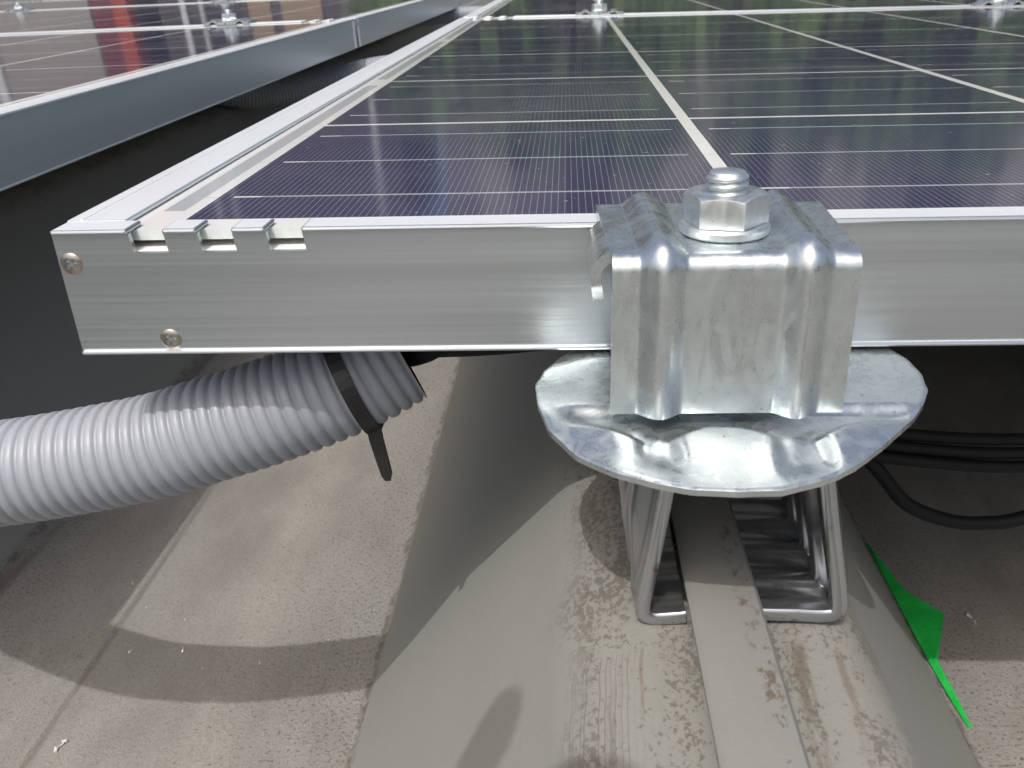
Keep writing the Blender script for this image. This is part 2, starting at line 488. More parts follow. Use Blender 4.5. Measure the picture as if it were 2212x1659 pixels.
def seam(x, y0=-1.6, y1=14.0):
    bm = bmesh.new()
    pr = [(-0.0068, ZC - 0.002), (-0.0068, -0.0840), (-0.0088, -0.0822), (-0.0088, -0.0812), (-0.0076, -0.0802), (-0.003, -0.0797), (0.004, -0.0797), (0.0078, -0.0803), (0.0088, -0.0815), (0.0088, -0.0840), (0.0068, -0.0850), (0.0068, ZC - 0.002)]
    n = 40
    R = [[bm.verts.new((x + a, y0 + (y1 - y0) * (i / n) ** 2.5, b)) for a, b in pr] for i in range(n + 1)]
    for i in range(n):
        for k in range(len(pr) - 1):
            bm.faces.new((R[i][k], R[i][k + 1], R[i + 1][k + 1], R[i + 1][k]))
    bmesh.ops.recalc_face_normals(bm, faces=bm.faces[:])
    return obj('standing_seam', bm, SEAM, roof, smooth=True, angle=35)
for k in range(-4, 5):
    seam(CREST + k * PIT)

# ------------------------------------------------------------------ solar panels
NOTCH = [(0.0203, 0.0296), (0.0386, 0.0478), (0.0567, 0.0662)]
NOTCHES = NOTCH + [(PW - b, PW - a) for a, b in NOTCH[::-1]]
def end_bar(parent, flip):
    """front (or rear) bar of the frame, with drain notches near both ends"""
    fy = (lambda y: PD - y) if flip else (lambda y: y)
    bm = bmesh.new()
    # upright web: extruded outline with notches
    zt, zb, zn = -0.0013, -PH, -0.0065
    out = [(0, zb), (PW, zb), (PW, zt)]
    for a, b in NOTCHES[::-1]:
        out += [(b, zt), (b + 0.0006, zn), (a + 0.0006, zn), (a, zt)]
    out += [(0, zt)]
    va = [bm.verts.new((x, fy(0.0), z)) for x, z in out]
    vb = [bm.verts.new((x, fy(0.0016), z)) for x, z in out]
    bm.faces.new(va)
    bm.faces.new(vb[::-1])
    for i in range(len(out)):
        j = (i + 1) % len(out)
        bm.faces.new((va[j], va[i], vb[i], vb[j]))
    bmesh.ops.recalc_face_normals(bm, faces=bm.faces[:])
    # closed end pieces of the hollow bar, inner shelf, foot flange and rolled bottom edge
    def b2(x0, x1, y0, y1, z0, z1, bev=0.0, mi=0):
        a, b = fy(y0), fy(y1)
        box(bm, x0, x1, min(a, b), max(a, b), z0, z1, bev, 2, mi)
    for a, b in ((0.0, 0.0012), (PW - 0.0012, PW)):
        b2(a, b, 0.0016, 0.0120, -PH, zt - 0.0005, 0.0, 1)
    b2(0.0014, PW - 0.0014, 0.0016, 0.0110, -0.0072, -0.0064, 0.0, 2)
    b2(0.0014, PW - 0.0014, 0.0016, 0.0260, -PH + 0.0002, -PH + 0.0016)
    b2(0.0, PW, -0.0011, 0.0006, -PH - 0.0003, -PH + 0.0010, 0.00065, 3)
    # lip, cut by the notches
    xs = [0.0]
    for a, b in NOTCHES:
        xs += [a, b]
    xs.append(PW)
    for i in range(0, len(xs), 2):
        b2(xs[i], xs[i + 1], -0.0008, 0.0090, -0.00135, 0.0, 0.00060, 3)
    return obj('rear_bar' if flip else 'front_bar', bm, [ALU_X, CUT, WHITE, LIP_X], parent)
def side_bar(parent, right):
    fx = (lambda x: PW - x) if right else (lambda x: x)
    bm = bmesh.new()
    def b2(x0, x1, y0, y1, z0, z1, bev=0.0, mi=0):
        a, b = fx(x0), fx(x1)
        box(bm, min(a, b), max(a, b), y0, y1, z0, z1, bev, 2, mi)
    b2(0.0003, 0.0018, 0.0122, PD - 0.0122, -PH, -0.0013)
    b2(-0.0004, 0.0008, 0.0122, PD - 0.0122, -PH - 0.0002, -PH + 0.0010, 0.00045)
    b2(0.0018, 0.0260, 0.0262, PD - 0.0262, -PH + 0.0002, -PH + 0.0016)
    b2(-0.0005, 0.0160, 0.0091, PD - 0.0091, -0.00135, 0.0001, 0.00045, 1)
    b2(0.0032, 0.0040, 0.0095, PD - 0.0095, -0.0008, 0.00028, 0.0, 1)
    return obj('side_bar', bm, [ALU_Y, LIP_Y], parent)
def cross_screw(parent, loc, rot, r=0.0030):
    """countersunk cross-head screw, its face towards local -Y"""
    bm = bmesh.new()
    prof = [(r, 0.0), (r, 0.0004), (r * 0.86, 0.0008), (r * 0.5, 0.00095)]
    lathe(bm, prof, 28)
    bmesh.ops.translate(bm, verts=bm.verts, vec=(0, 0, -0.0002))
    o = obj('screw', bm, SCREW, parent, smooth=True, angle=30)
    o.location = loc
    o.rotation_euler = rot
    bm = bmesh.new()
    for a in (0, 1):
        v0 = len(bm.verts)
        box(bm, -r * 0.55, r * 0.55, -r * 0.13, r * 0.13, 0.0006, 0.00082, 0)
        if a:
            bm.verts.ensure_lookup_table()
            for v in bm.verts[v0:]:
                v.co = Vector((-v.co.y, v.co.x, v.co.z + 0.00002))
    bmesh.ops.rotate(bm, verts=bm.verts, cent=(0, 0, 0), matrix=Matrix.Rotation(0.5, 3, 'Z'))
    s = obj('cross_slot', bm, BLACK, None)
    return o, s
def make_panel():
    t = thing('solar_panel', 'nearest solar panel, notched silver front corner above the grey conduit', 'solar panel', group='solar panels on the roof')
    fb = end_bar(t, False)
    rb = end_bar(t, True)
    side_bar(t, False)
    side_bar(t, True)
    for x, z in ((0.0034, -0.0092), (0.0256, -0.0311)):
        for xx in (x, PW - x):
            s, k = cross_screw(fb, (xx, 0.0, z), (math.pi / 2, 0, 0))
            bpy.data.objects.remove(k)
    for y in (0.0062,):
        s, k = cross_screw(fb, (PW - 0.0001, y, -0.0075), (0, math.pi / 2, 0), 0.0027)
        bpy.data.objects.remove(k)
    bm = bmesh.new()
    box(bm, 0.0045, PW - 0.0045, 0.0048, PD - 0.0048, -0.0044, -0.0015)
    for f in bm.faces:
        n = f.normal
        f.material_index = 0
    bm.normal_update()
    for f in bm.faces:
        f.material_index = 0 if f.normal.z > 0.5 else (2 if f.normal.z < -0.5 else 1)
    obj('cell_glass', bm, [CELL, GEDGE, WHITE], t)
    return t
def screw_mesh(r):
    bm = bmesh.new()
    N = 32
    w, L = r * 0.15, r * 0.56
    def incross(x, y):
        return (abs(x) < w and abs(y) < L) or (abs(y) < w and abs(x) < L)
    n = 26
    pts = {}
    def h(x, y):
        d = math.hypot(x, y) / r
        z = 0.0007 * (1 - d ** 3)
        if incross(x, y):
            z -= 0.0024
        return z
    g_ = [[None] * (n + 1) for _ in range(n + 1)]
    for i in range(n + 1):
        for j in range(n + 1):
            a, b = 2 * i / n - 1, 2 * j / n - 1
            x = a * math.sqrt(1 - b * b / 2) * r      # square to disc
            y = b * math.sqrt(1 - a * a / 2) * r
            ca, sa = math.cos(0.6), math.sin(0.6)
            g_[i][j] = bm.verts.new((x * ca - y * sa, x * sa + y * ca, h(x, y)))
    for i in range(n):
        for j in range(n):
            bm.faces.new((g_[i][j], g_[i + 1][j], g_[i + 1][j + 1], g_[i][j + 1]))
    me = bpy.data.meshes.new('screw')
    bm.normal_update()
    bm.to_mesh(me)
    bm.free()
    me.materials.append(SCREW)
    return me
def cross_screw(parent, loc, rot, r=0.0030):
    me = screw_mesh(r)
    o = bpy.data.objects.new('screw', me)
    COL.objects.link(o)
    o.parent = parent
    o.location = loc
    o.rotation_euler = rot
    k = bpy.data.objects.new('unused', None)
    return o, k

p0 = make_panel()
PP = PD + 0.0120
p1 = copy_tree(p0)
p1.location = (0.001, PP, 0.0)
p1['label'] = 'solar panel behind the nearest one, across the clamp with the near silver nut'
# the left array sits a little askew
LM = Matrix.Translation((-0.1575, 0.008, -0.0041)) @ Matrix.Rotation(0.0054, 4, 'X') @ Matrix.Rotation(-0.0181, 4, 'Y') @ Matrix.Rotation(-0.0185, 4, 'Z')
LN = ['front solar panel of the left row, reflecting the red post widest',
      'second solar panel of the left row, between the two far silver clamps',
      'third solar panel of the left row, farthest at the top left edge']
for k in range(3):
    c = copy_tree(p0)
    c['label'] = LN[k]
    c.matrix_world = LM @ Matrix.Translation((-PW, k * (PD + 0.009), 0))

# ------------------------------------------------------------------ mounts
def rib(x):
    h = 0.0
    for c in (-0.0155, 0.0155):
        d = abs(x - c) / 0.0052
        if d < 1:
            h += 0.0031 * (0.5 + 0.5 * math.cos(math.pi * d)) ** 0.62
    return h
def clamp_mesh(path, taper, th=0.0026):
    """path: list of (y, z, ny, nz); ribs stand out along the normal"""
    bm = bmesh.new()
    nx = 110
    def P(i, j, inner):
        y, z, ny, nz = path[i]
        s = j / (nx - 1) * 2 - 1
        hw = 0.0265 * taper(i)
        x = s * hw
        h = rib(s * 0.0265)
        wob = 0.00012 * mnoise.noise(Vector((x * 120, y * 120, z * 120)))
        o = h + wob - (th if inner else 0.0)
        edge = 0.0
        return Vector((x, y + ny * o, z + nz * o))
    grid_shell(bm, len(path), nx, lambda i, j: P(i, j, False), lambda i, j: P(i, j, True))
    return bm
def front_path():
    path = []
    for i in range(14):
        y = 0.0055 - i / 13 * 0.0417
        path.append((y, 0.0030, 0, 1))
    for i in range(1, 8):
        a = i / 8 * math.pi / 2
        path.append((-0.0362 - 0.0038 * math.sin(a), 0.0030 - 0.0038 * (1 - math.cos(a)), -math.sin(a), math.cos(a)))
    for i in range(14):
        path.append((-0.0400, -0.0008 - i / 13 * 0.0338, -1, 0))
    return path
def mid_path():
    out = []
    for i in range(15):
        t = i / 14 * 2 - 1
        out.append((t * 0.0150, 0.0030 - 0.0004 * t * t, 0, 1))
    return out
def ear_mesh(side, y0, y1, out=0.0066):
    bm = bmesh.new()
    prof = []
    for i in range(8):
        a = i / 7 * 1.62
        prof.append((0.0246 + out * math.sin(a), 0.0030 - 0.0060 * (1 - math.cos(a)), math.sin(a), math.cos(a)))
    x, z, nx_, nz_ = prof[-1]
    for i in range(1, 5):
        prof.append((x - 0.0002 * i, z - 0.0016 * i, nx_, nz_))
    ny = 12
    def P(i, j, inner):
        x, z, nx2, nz2 = prof[i]
        y = y0 + (y1 - y0) * j / (ny - 1)
        # round the free end
        drop = max(0.0, i - 7) / 4
        if drop > 0:
            t = j / (ny - 1) * 2 - 1
            y = (y0 + y1) / 2 + (y - (y0 + y1) / 2) * (1 - 0.22 * drop * drop * abs(t))
        o = -0.0024 if inner else 0.0
        return Vector((side * (x + nx2 * o), y, z + nz2 * o))
    grid_shell(bm, len(prof), ny, lambda i, j: P(i, j, False), lambda i, j: P(i, j, True))
    return bm
def nut_mesh(cr, h, bolt_r):
    """hexagon nut with chamfered top, bored for the bolt"""
    bm = bmesh.new()
    N = 72
    fl = cr * math.cos(math.pi / 6)
    def hexr(a):
        a = (a % (math.pi / 3)) - math.pi / 6
        return fl / math.cos(a)
    rings = []
    def ring(f, z):
        rings.append([bm.verts.new((f(2 * math.pi * k / N) * math.cos(2 * math.pi * k / N), f(2 * math.pi * k / N) * math.sin(2 * math.pi * k / N), z(2 * math.pi * k / N) if callable(z) else z)) for k in range(N)])
    ring(lambda a: bolt_r, 0.0)
    ring(lambda a: hexr(a) * 0.985, 0.0)
    ring(lambda a: hexr(a), 0.0004)
    cone = lambda a: h - max(0.0, (hexr(a) - fl * 0.955)) * 0.62
    ring(lambda a: hexr(a), lambda a: cone(a) - 0.0003)
    ring(lambda a: hexr(a) * 0.985, lambda a: h - max(0.0, (hexr(a) * 0.985 - fl * 0.955)) * 0.55)
    ring(lambda a: fl * 0.93, h)
    ring(lambda a: bolt_r * 1.22, h)
    ring(lambda a: bolt_r * 1.02, h - 0.0008)
    ring(lambda a: bolt_r, h - 0.002)
    for i in range(len(rings) - 1):
        for k in range(N):
            bm.faces.new((rings[i][k], rings[i][(k + 1) % N], rings[i + 1][(k + 1) % N], rings[i + 1][k]))
    bmesh.ops.recalc_face_normals(bm, faces=bm.faces[:])
    return bm
def bolt_mesh(r, z0, z1, pitch=0.0018):
    bm = bmesh.new()
    N = 28
    steps = int((z1 - z0) / pitch * 8)
    rings = []
    for i in range(steps + 1):
        z = z0 + (z1 - z0) * i / steps
        row = []
        for k in range(N):
            a = 2 * math.pi * k / N
            ph = ((z - z0) / pitch - k / N) % 1.0
            t = abs(ph * 2 - 1)
            rr = r - 0.0007 * (1 - min(1, t * 1.5))
            if z1 - z < 0.0010:
                rr = min(rr, r - (0.0010 - (z1 - z)) * 1.0)
            row.append(bm.verts.new((rr * math.cos(a), rr * math.sin(a), z)))
        rings.append(row)
    for i in range(len(rings) - 1):
        for k in range(N):
            bm.faces.new((rings[i][k], rings[i][(k + 1) % N], rings[i + 1][(k + 1) % N], rings[i + 1][k]))
    top = bm.verts.new((0, 0, z1 + 0.0003))
    for k in range(N):
        bm.faces.new((rings[-1][k], rings[-1][(k + 1) % N], top))
    bmesh.ops.recalc_face_normals(bm, faces=bm.faces[:])
    return bm
# support plate outline, relative to the bolt axis
OUTL = [(-49, 4), (-48, -8), (-45, -19), (-38.5, -29), (-30.5, -36), (-22, -40.5), (-14.5, -43), (-5, -44), (3.5, -43.5), (13, -40), (21, -35), (28.5, -28), (37, -19), (44, -10), (47.5, -3), (49.3, 6), (49, 16), (46, 25), (39, 31), (26, 35), (10, 37), (-10, 37), (-24, 35), (-34, 31), (-42, 23), (-47, 14)]
def outline_r(a):
    best = None
    for i in range(len(OUTL)):
        x0, y0 = OUTL[i]
        x1, y1 = OUTL[(i + 1) % len(OUTL)]
        dx, dy = math.cos(a), math.sin(a)
        den = dx * (y1 - y0) - dy * (x1 - x0)
        if abs(den) < 1e-9:
            continue
        t = (x0 * (y1 - y0) - y0 * (x1 - x0)) / den
        s = (x0 * dy - y0 * dx) / den if False else None
        px, py = dx * t, dy * t
        L2 = (x1 - x0) ** 2 + (y1 - y0) ** 2
        q = ((px - x0) * (x1 - x0) + (py - y0) * (y1 - y0)) / L2
        if t > 0 and -1e-6 <= q <= 1 + 1e-6:
            best = t if best is None else max(best, t)
    return best
def sst(v, a, b):
    t = max(0.0, min(1.0, (v - a) / (b - a)))
    return t * t * (3 - 2 * t)
def plate_z(x, y):
    """millimetres, relative to bolt axis (x) and (y); 0 is the seat level"""
    z = 0.0
    r = math.hypot(x / 49, y / 43)
    if y < 0:
        z -= 2.9 * sst(r, 0.55, 1.06) * sst(-y, 6, 30)
    # pressed channels leave a raised pad in the middle and a lobe at each front corner
    def island(dx, dy, soft=4.4):
        return sst(min(dx, dy), -soft / 2, soft / 2)
    rnd = 0.045
    pad = island(min(x + 16.5, 5.5 - x), -19.5 - y - rnd * (x + 5.5) ** 2)
    lobe_l = island(-24.5 - x + 0.10 * (y + 20), -17.0 - y - 0.035 * max(0.0, x + 40) ** 2)
    lobe_r = island(x - 15.5 + 0.10 * (y + 20), -17.5 - y - 0.030 * max(0.0, 32 - x) ** 2)
    rear = sst(y, -14.0, -9.5)
    isl = max(pad, lobe_l, lobe_r, rear)
    fade = 1 - sst(r, 0.78, 0.98) * (1 if y < -6 else 0.4)
    z -= 1.7 * (1 - isl) * fade
    z += 0.6 * max(lobe_l, lobe_r) * fade
    # left flank rolls over
    z += -1.6 * sst(-x, 32, 47) * sst(y, -4, 12)
    z += 0.12 * mnoise.noise(Vector((x * 0.09, y * 0.09, 3.0)))
    return z
def plate_mesh():
    bm = bmesh.new()
    NA, NR = 220, 70
    top, bot = [], []
    for k in range(NR + 1):
        rt, rb = [], []
        for i in range(NA):
            a = 2 * math.pi * i / NA
            R = outline_r(a)
            R *= 1 + 0.003 * mnoise.noise(Vector((math.cos(a) * 9, math.sin(a) * 9, 0)))
            f = k / NR
            x, y = R * f * math.cos(a), R * f * math.sin(a)
            z = plate_z(x, y)
            rd = 0.35 if k == NR else 0.0
            rt.append(Vector((x, y, z - rd)) / 1000)
            rb.append(Vector((x, y, z - 2.1 + rd)) / 1000)
        top.append(rt)
        bot.append(rb)
    A = [[bm.verts.new(p) for p in r] for r in top[1:]]
    B = [[bm.verts.new(p) for p in r] for r in bot[1:]]
    ca, cb = bm.verts.new(top[0][0]), bm.verts.new(bot[0][0])
    for i in range(NA):
        j = (i + 1) % NA
        bm.faces.new((ca, A[0][i], A[0][j]))
        bm.faces.new((cb, B[0][j], B[0][i]))
        for k in range(NR - 1):
            bm.faces.new((A[k][i], A[k + 1][i], A[k + 1][j], A[k][j]))
            bm.faces.new((B[k][j], B[k + 1][j], B[k + 1][i], B[k][i]))
        bm.faces.new((A[-1][i], B[-1][i], B[-1][j], A[-1][j]))
    bmesh.ops.recalc_face_normals(bm, faces=bm.faces[:])
    return bm
def bracket_mesh():
    """bent steel foot that grips the seam, ribbed across; relative to bolt axis x, absolute z"""
    pts = [(-7.2, -89.6), (-11, -90.0), (-15.2, -90.2), (-17.6, -88.8), (-18.0, -86.0), (-17.2, -80), (-15.8, -70), (-14.2, -58), (-13.0, -48), (-12.2, -43), (-10, -40.6), (-4, -40.2), (4, -40.2), (13, -40.2), (19.5, -40.8), (22.2, -43.0), (23.6, -50), (26, -62), (28.6, -74), (30.2, -82), (30.8, -86), (30.0, -88.6), (27.0, -89.4), (20, -89.0), (14, -88.8), (9.8, -88.6)]
    fine = catmull([Vector((a, b, 0)) for a, b in pts], 5)
    n = len(fine)
    nr = []
    for i in range(n):
        t = (fine[min(i + 1, n - 1)] - fine[max(i - 1, 0)]).normalized()
        nr.append(Vector((-t.y, t.x, 0)))        # right-hand side ... points outwards (left leg: -x)
    ny = 90
    y0, y1 = -24.0, 26.0
    bm = bmesh.new()
    def P(i, j, inner):
        rows_y = y0 + (y1 - y0) * max(0, min(1, (j - 2) / (ny - 5)))
        y = rows_y + {0: -0.8, 1: -0.45, ny - 2: 0.45, ny - 1: 0.8}.get(j, 0.0)
        half = {0: 0.8, 1: 1.6, ny - 2: 1.6, ny - 1: 0.8}.get(j, 1.95)
        z = fine[i].y
        amp = (1.9 if fine[i].x > 0 else 0.65) * sst(-z, 41, 56) * sst(y - y0, 0.5, 7.0)
        if i < 20 or i > n - 22:
            amp *= 0.55
        ph = math.cos(2 * math.pi * (y - y0) / 13.0)
        w = amp * (1 if fine[i].x < 0 else math.copysign(abs(ph) ** 0.8, ph) / (ph if abs(ph) > 1e-6 else 1)) * ph
        p = fine[i] + nr[i] * -(w + (-half if inner else half))
        x = p.x
        if x < 0:      # the left wall bulges outwards behind its front edge
            x -= 5.4 * sst(y - y0, 0.0, 13.0) * sst(p.y, -90, -62) * sst(-x, 8, 13)
        return Vector((x, y, p.y)) / 1000
    grid_shell(bm, n, ny, lambda i, j: P(i, j, False), lambda i, j: P(i, j, True))
    return bm

BX, BY = 0.1712, -0.0215
mount = thing('panel_clamp', 'large galvanised clamp in front with hex nut, ribbed face and wide round plate', 'clamp', (BX, BY, 0), 'clamps holding the panels')
taper = lambda i: 1 + 0.085 * max(0.0, 1 - i / 14)
bm = clamp_mesh(front_path(), taper)
bmesh.ops.translate(bm, verts=bm.verts, vec=(0, -BY, 0))
top = obj('clamp_plate', bm, GALV, mount, smooth=True, angle=50)
for sgn in (-1, 1):
    bm = ear_mesh(sgn, -0.0135, 0.0150, 0.0066 if sgn < 0 else 0.0034)
    obj('side_tab', bm, GALV, mount, smooth=True, angle=45)
bm = bmesh.new()
lathe(bm, [(0.0046, 0.0031), (0.0098, 0.0031), (0.0103, 0.0036), (0.0103, 0.0050), (0.0098, 0.0056), (0.0046, 0.0056)], 48)
obj('washer', bm, GALV_NUT, mount, smooth=True, angle=35)
bm = nut_mesh(0.0098, 0.0069, 0.0047)
bmesh.ops.rotate(bm, verts=bm.verts, cent=(0, 0, 0), matrix=Matrix.Rotation(math.radians(-14), 3, 'Z'))
bmesh.ops.translate(bm, verts=bm.verts, vec=(0, 0, 0.0057))
obj('hex_nut', bm, GALV_NUT, mount, smooth=True, angle=28)
obj('bolt', bolt_mesh(0.0048, -0.036, 0.0170), GALV_NUT, mount, smooth=True, angle=60)
bm = plate_mesh()
bmesh.ops.translate(bm, verts=bm.verts, vec=(0.0042, -0.0005, -0.0362))
obj('support_plate', bm, GALV, mount, smooth=True, angle=40)
foot = obj('seam_bracket', bracket_mesh(), GALV_BR, mount, smooth=True, angle=50)

# clamps at the panel joints further back
mid0 = thing('panel_clamp', 'small far clamp on the joint behind the nearest panel, left of centre top', 'clamp', (0.1765, PD + 0.006, 0), 'clamps holding the panels')
obj('clamp_plate', clamp_mesh(mid_path(), lambda i: 1.14), GALV, mid0, smooth=True, angle=50)
for ch in list(mount.children):
    if ch.name.split('.')[0] in ('washer', 'hex_nut', 'bolt', 'support_plate', 'seam_bracket'):
        c = ch.copy()
        COL.objects.link(c)
        c.parent = mid0
m2_ = copy_tree(mid0)
m2_.location = (0.1765 + PIT, PD + 0.006, 0)
m2_['label'] = 'far clamp at the top right corner, behind the nearest panel'
for (lx, k, lab) in ((-0.165, 1, 'far clamp on the first joint of the left row, right of the red reflection'),
                     (-0.665, 1, 'far clamp at the left of the first joint of the left row'),
                     (-0.550, 2, 'smaller far clamp on the second joint of the left row, at the top edge'),
                     (-1.050, 2, 'faint far clamp at the top left corner, on the left row')):
    if lx in (-0.665,):
        continue
    c = copy_tree(mid0)
    c['label'] = lab
    c.matrix_world = LM @ Matrix.Translation((lx, k * (PD + 0.009) - 0.0045, 0))

# ------------------------------------------------------------------ conduits, ties, cables
def conduit(pts, label, R=0.0170, pitch=0.0041, sub=8, amp=0.0014):
    P = resample(catmull([Vector(p) / 1000 for p in pts], 30), pitch / sub)
    bm = bmesh.new()
    def rad(i):
        ph = abs(math.sin(math.pi * i / sub))
        return R - amp * (1 - ph) ** 1.6
    tube(bm, P, rad, 48, caps=False)
    o = obj('conduit', bm, PVC, smooth=True)
    tag(o, label, 'conduit', 'grey corrugated conduits')
    return o, P
c1, CP = conduit([(-420, 150, -60), (-300, 92, -56), (-191, 41, -66), (-121, 20, -79.5), (-80, 15.5, -83.5), (-46.9, 15, -82.8), (-1.9, 19.5, -77), (21, 22, -71.3), (43.4, 25.5, -65.4), (65.7, 31, -58.5), (81.5, 36.8, -51.6)], 'pale grey corrugated conduit entering from the left and ending under the nearest panel')
# inner wall and mouth
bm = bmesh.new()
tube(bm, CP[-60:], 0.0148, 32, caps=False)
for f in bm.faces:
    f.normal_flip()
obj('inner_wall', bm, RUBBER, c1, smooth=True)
conduit([(160, 1040, -56), (60, 1030, -56), (-30, 1022, -58), (-110, 1012, -62), (-180, 985, -72), (-260, 940, -82), (-340, 900, -66), (-420, 880, -54)], 'grey corrugated conduit crossing the dark gap between the rows, partly sunlit')
conduit([(80, 1990, -44), (-30, 1985, -42), (-110, 1975, -42), (-200, 1960, -48), (-330, 1940, -60)], 'far grey conduit crossing the gap at the top of the photo')

def cable_tie(center, axis, name_label, r=0.0180, w=0.0048, th=0.0013, tail=None):
    bm = bmesh.new()
    A = Vector(axis).normalized()
    c = Vector(center)
    U = Vector((0, 0, 1)); U = (U - A * U.dot(A)).normalized()
    V = A.cross(U)
    N = 40
    R = []
    for k in range(N):
        a = 2 * math.pi * k / N
        d = U * math.cos(a) + V * math.sin(a)
        R.append([bm.verts.new(c + d * rr + A * ww) for rr, ww in ((r, -w / 2), (r + th, -w / 2), (r + th, w / 2), (r, w / 2))])
    for k in range(N):
        for q in range(4):
            bm.faces.new((R[k][q], R[k][(q + 1) % 4], R[(k + 1) % N][(q + 1) % 4], R[(k + 1) % N][q]))
    bmesh.ops.recalc_face_normals(bm, faces=bm.faces[:])
    t = thing('cable_tie', name_label, 'cable tie', (0, 0, 0), 'black cable ties')
    obj('loop', bm, BLACK, t)
    if tail:
        bm = bmesh.new()
        P = [Vector(p) / 1000 for p in tail['pts']]
        nrm = Vector(tail['n']).normalized()
        rows_ = []
        for i, p in enumerate(P):
            tt = (P[min(i + 1, len(P) - 1)] - P[max(0, i - 1)]).normalized()
            sd = tt.cross(nrm).normalized()
            hw = tail['w'][i] / 2000
            rows_.append([bm.verts.new(p + sd * hw * a + nrm * b) for a, b in ((-1, 0.0006), (1, 0.0006), (1, -0.0006), (-1, -0.0006))])
        for i in range(len(P) - 1):
            for q in range(4):
                bm.faces.new((rows_[i][q], rows_[i][(q + 1) % 4], rows_[i + 1][(q + 1) % 4], rows_[i + 1][q]))
        bm.faces.new(rows_[0]); bm.faces.new(rows_[-1][::-1])
        bmesh.ops.recalc_face_normals(bm, faces=bm.faces[:])
        obj('tail', bm, BLACK, t)
        bm = bmesh.new()
        h = P[0]
        box(bm, h.x - 0.0030, h.x + 0.0030, h.y - 0.0015, h.y + 0.0040, h.z - 0.0016, h.z + 0.0030, 0.0006)
        obj('head', bm, BLACK, t)
    return t
ia = min(range(len(CP)), key=lambda i: abs(CP[i].x - 0.0655))
cable_tie(CP[ia], (CP[ia + 20] - CP[ia - 20]), 'black cable tie strapped round the near conduit, its cut tail hanging down', r=0.0168, w=0.0046,
          tail={'pts': [(72.6, 24.0, -71.0), (73.1, 24, -76.5), (73.9, 24, -81.7), (75.2, 24, -89.6), (75.5, 24, -91.6)], 'n': (0.0, -1, -0.3), 'w': [4.6, 4.5, 4.2, 3.6, 1.8]})

def cable(pts, label, r=0.0028, group='black cables under the panel', mat=RUBBER):
    P = catmull([Vector(p) / 1000 for p in pts], 14)
    bm = bmesh.new()
    tube(bm, P, r, 14)
    return tag(obj('cable', bm, mat, smooth=True), label, 'cable', group)
cable([(62, 31, -59), (80, 37, -51.5), (93, 34, -48.6), (103, 31, -47.0), (114, 31, -46.4), (126, 33, -46.2), (138, 36, -46.8), (152, 42, -49), (172, 52, -55)], 'thick black cable leaving the mouth of the near conduit towards the clamp', 0.0036)
cable([(66, 32, -56), (80, 33, -52.5), (88, 31.5, -50.3), (93.5, 32, -47.5), (97, 40, -42)], 'short black cable bending up at the mouth of the near conduit', 0.0032)
bund = [((190, 95, -98), (230, 84, -103), (264, 80, -107.0), (310, 80, -109.5), (370, 84, -106), (450, 100, -95)),
        ((190, 92, -101), (230, 82, -107), (264, 78, -111.5), (310, 78, -114.5), (370, 82, -111), (450, 98, -99)),
        ((190, 90, -105), (230, 80, -111.5), (264, 76, -116.0), (310, 76, -119.5), (370, 80, -117), (450, 96, -104)),
        ((190, 96, -108), (230, 87, -114), (264, 83, -119.0), (310, 83, -123.5), (370, 86, -121), (450, 101, -109))]
BL = ['topmost black cable of the bundle under the panel right of the clamp', 'second black cable from the top of the bundle right of the clamp', 'third black cable from the top of the bundle right of the clamp', 'lowest black cable of the bundle right of the clamp']
for p, l in zip(bund, BL):
    cable(p, l, 0.0024)
cable([(215, 86, -88), (240, 80, -106), (257, 80, -124), (270, 80, -139), (288, 80, -147), (303, 80, -148.3), (317.5, 80, -145.7), (345, 82, -134), (375, 86, -108), (400, 95, -80)], 'single black cable sagging in a loop below the bundle', 0.0029)

# ------------------------------------------------------------------ tape and litter
def sheet(name, outline, th, mat, wav=0.0):
    """a thin crumpled sheet from an outline of points (mm), with real thickness"""
    bm = bmesh.new()
    n = len(outline) // 2
    A, B = outline[:n], outline[n:][::-1]
    nu = 26; nv = 8
    def lerp_line(L, t):
        f = t * (len(L) - 1)
        i = min(int(f), len(L) - 2)
        return Vector(L[i]).lerp(Vector(L[i + 1]), f - i)
    def P(i, j, inner):
        a, b = lerp_line(A, i / (nu - 1)), lerp_line(B, i / (nu - 1))
        p = a.lerp(b, j / (nv - 1))
        w = wav * mnoise.noise(Vector((p.x * 0.12, p.y * 0.07, 1.3))) * math.sin(math.pi * j / (nv - 1)) ** 0.5
        p = Vector((p.x, p.y, p.z + w - (th if inner else 0)))
        return p / 1000
    grid_shell(bm, nu, nv, lambda i, j: P(i, j, False), lambda i, j: P(i, j, True))
    return obj(name, bm, mat, smooth=True, angle=60)
tp = sheet('tape_strip', [(306.5, 206, -248.5), (307.0, 168, -248.5), (307.2, 142, -248.5), (307.4, 112, -248.5), (308.2, 88, -248.5), (310.0, 70, -249.2),
                          (311.8, 69, -249.2), (311.6, 86, -248), (311.0, 108, -247), (324.5, 137, -243), (313, 160, -246.5), (307.2, 206, -248)], 0.25, TAPE, 3.0)
tag(tp, 'torn strip of bright green tape stuck along the foot of the roof rib', 'tape')
def bit(loc, size, ang, name, mat):
    bm = bmesh.new()
    n = 7
    P = []
    for i in range(n):
        t = i / (n - 1) - 0.5
        P.append(Vector((t * size * math.cos(ang) + random.uniform(-.12, .12) * size, t * size * math.sin(ang) + random.uniform(-.12, .12) * size, 0.0005 + 0.0006 * abs(math.sin(i * 1.7)))))
    tube(bm, P, lambda i: size * 0.13 * (0.6 + 0.5 * math.sin(i * 1.3 + 1)), 6)
    o = obj(name, bm, mat)
    o.location = loc
    return o
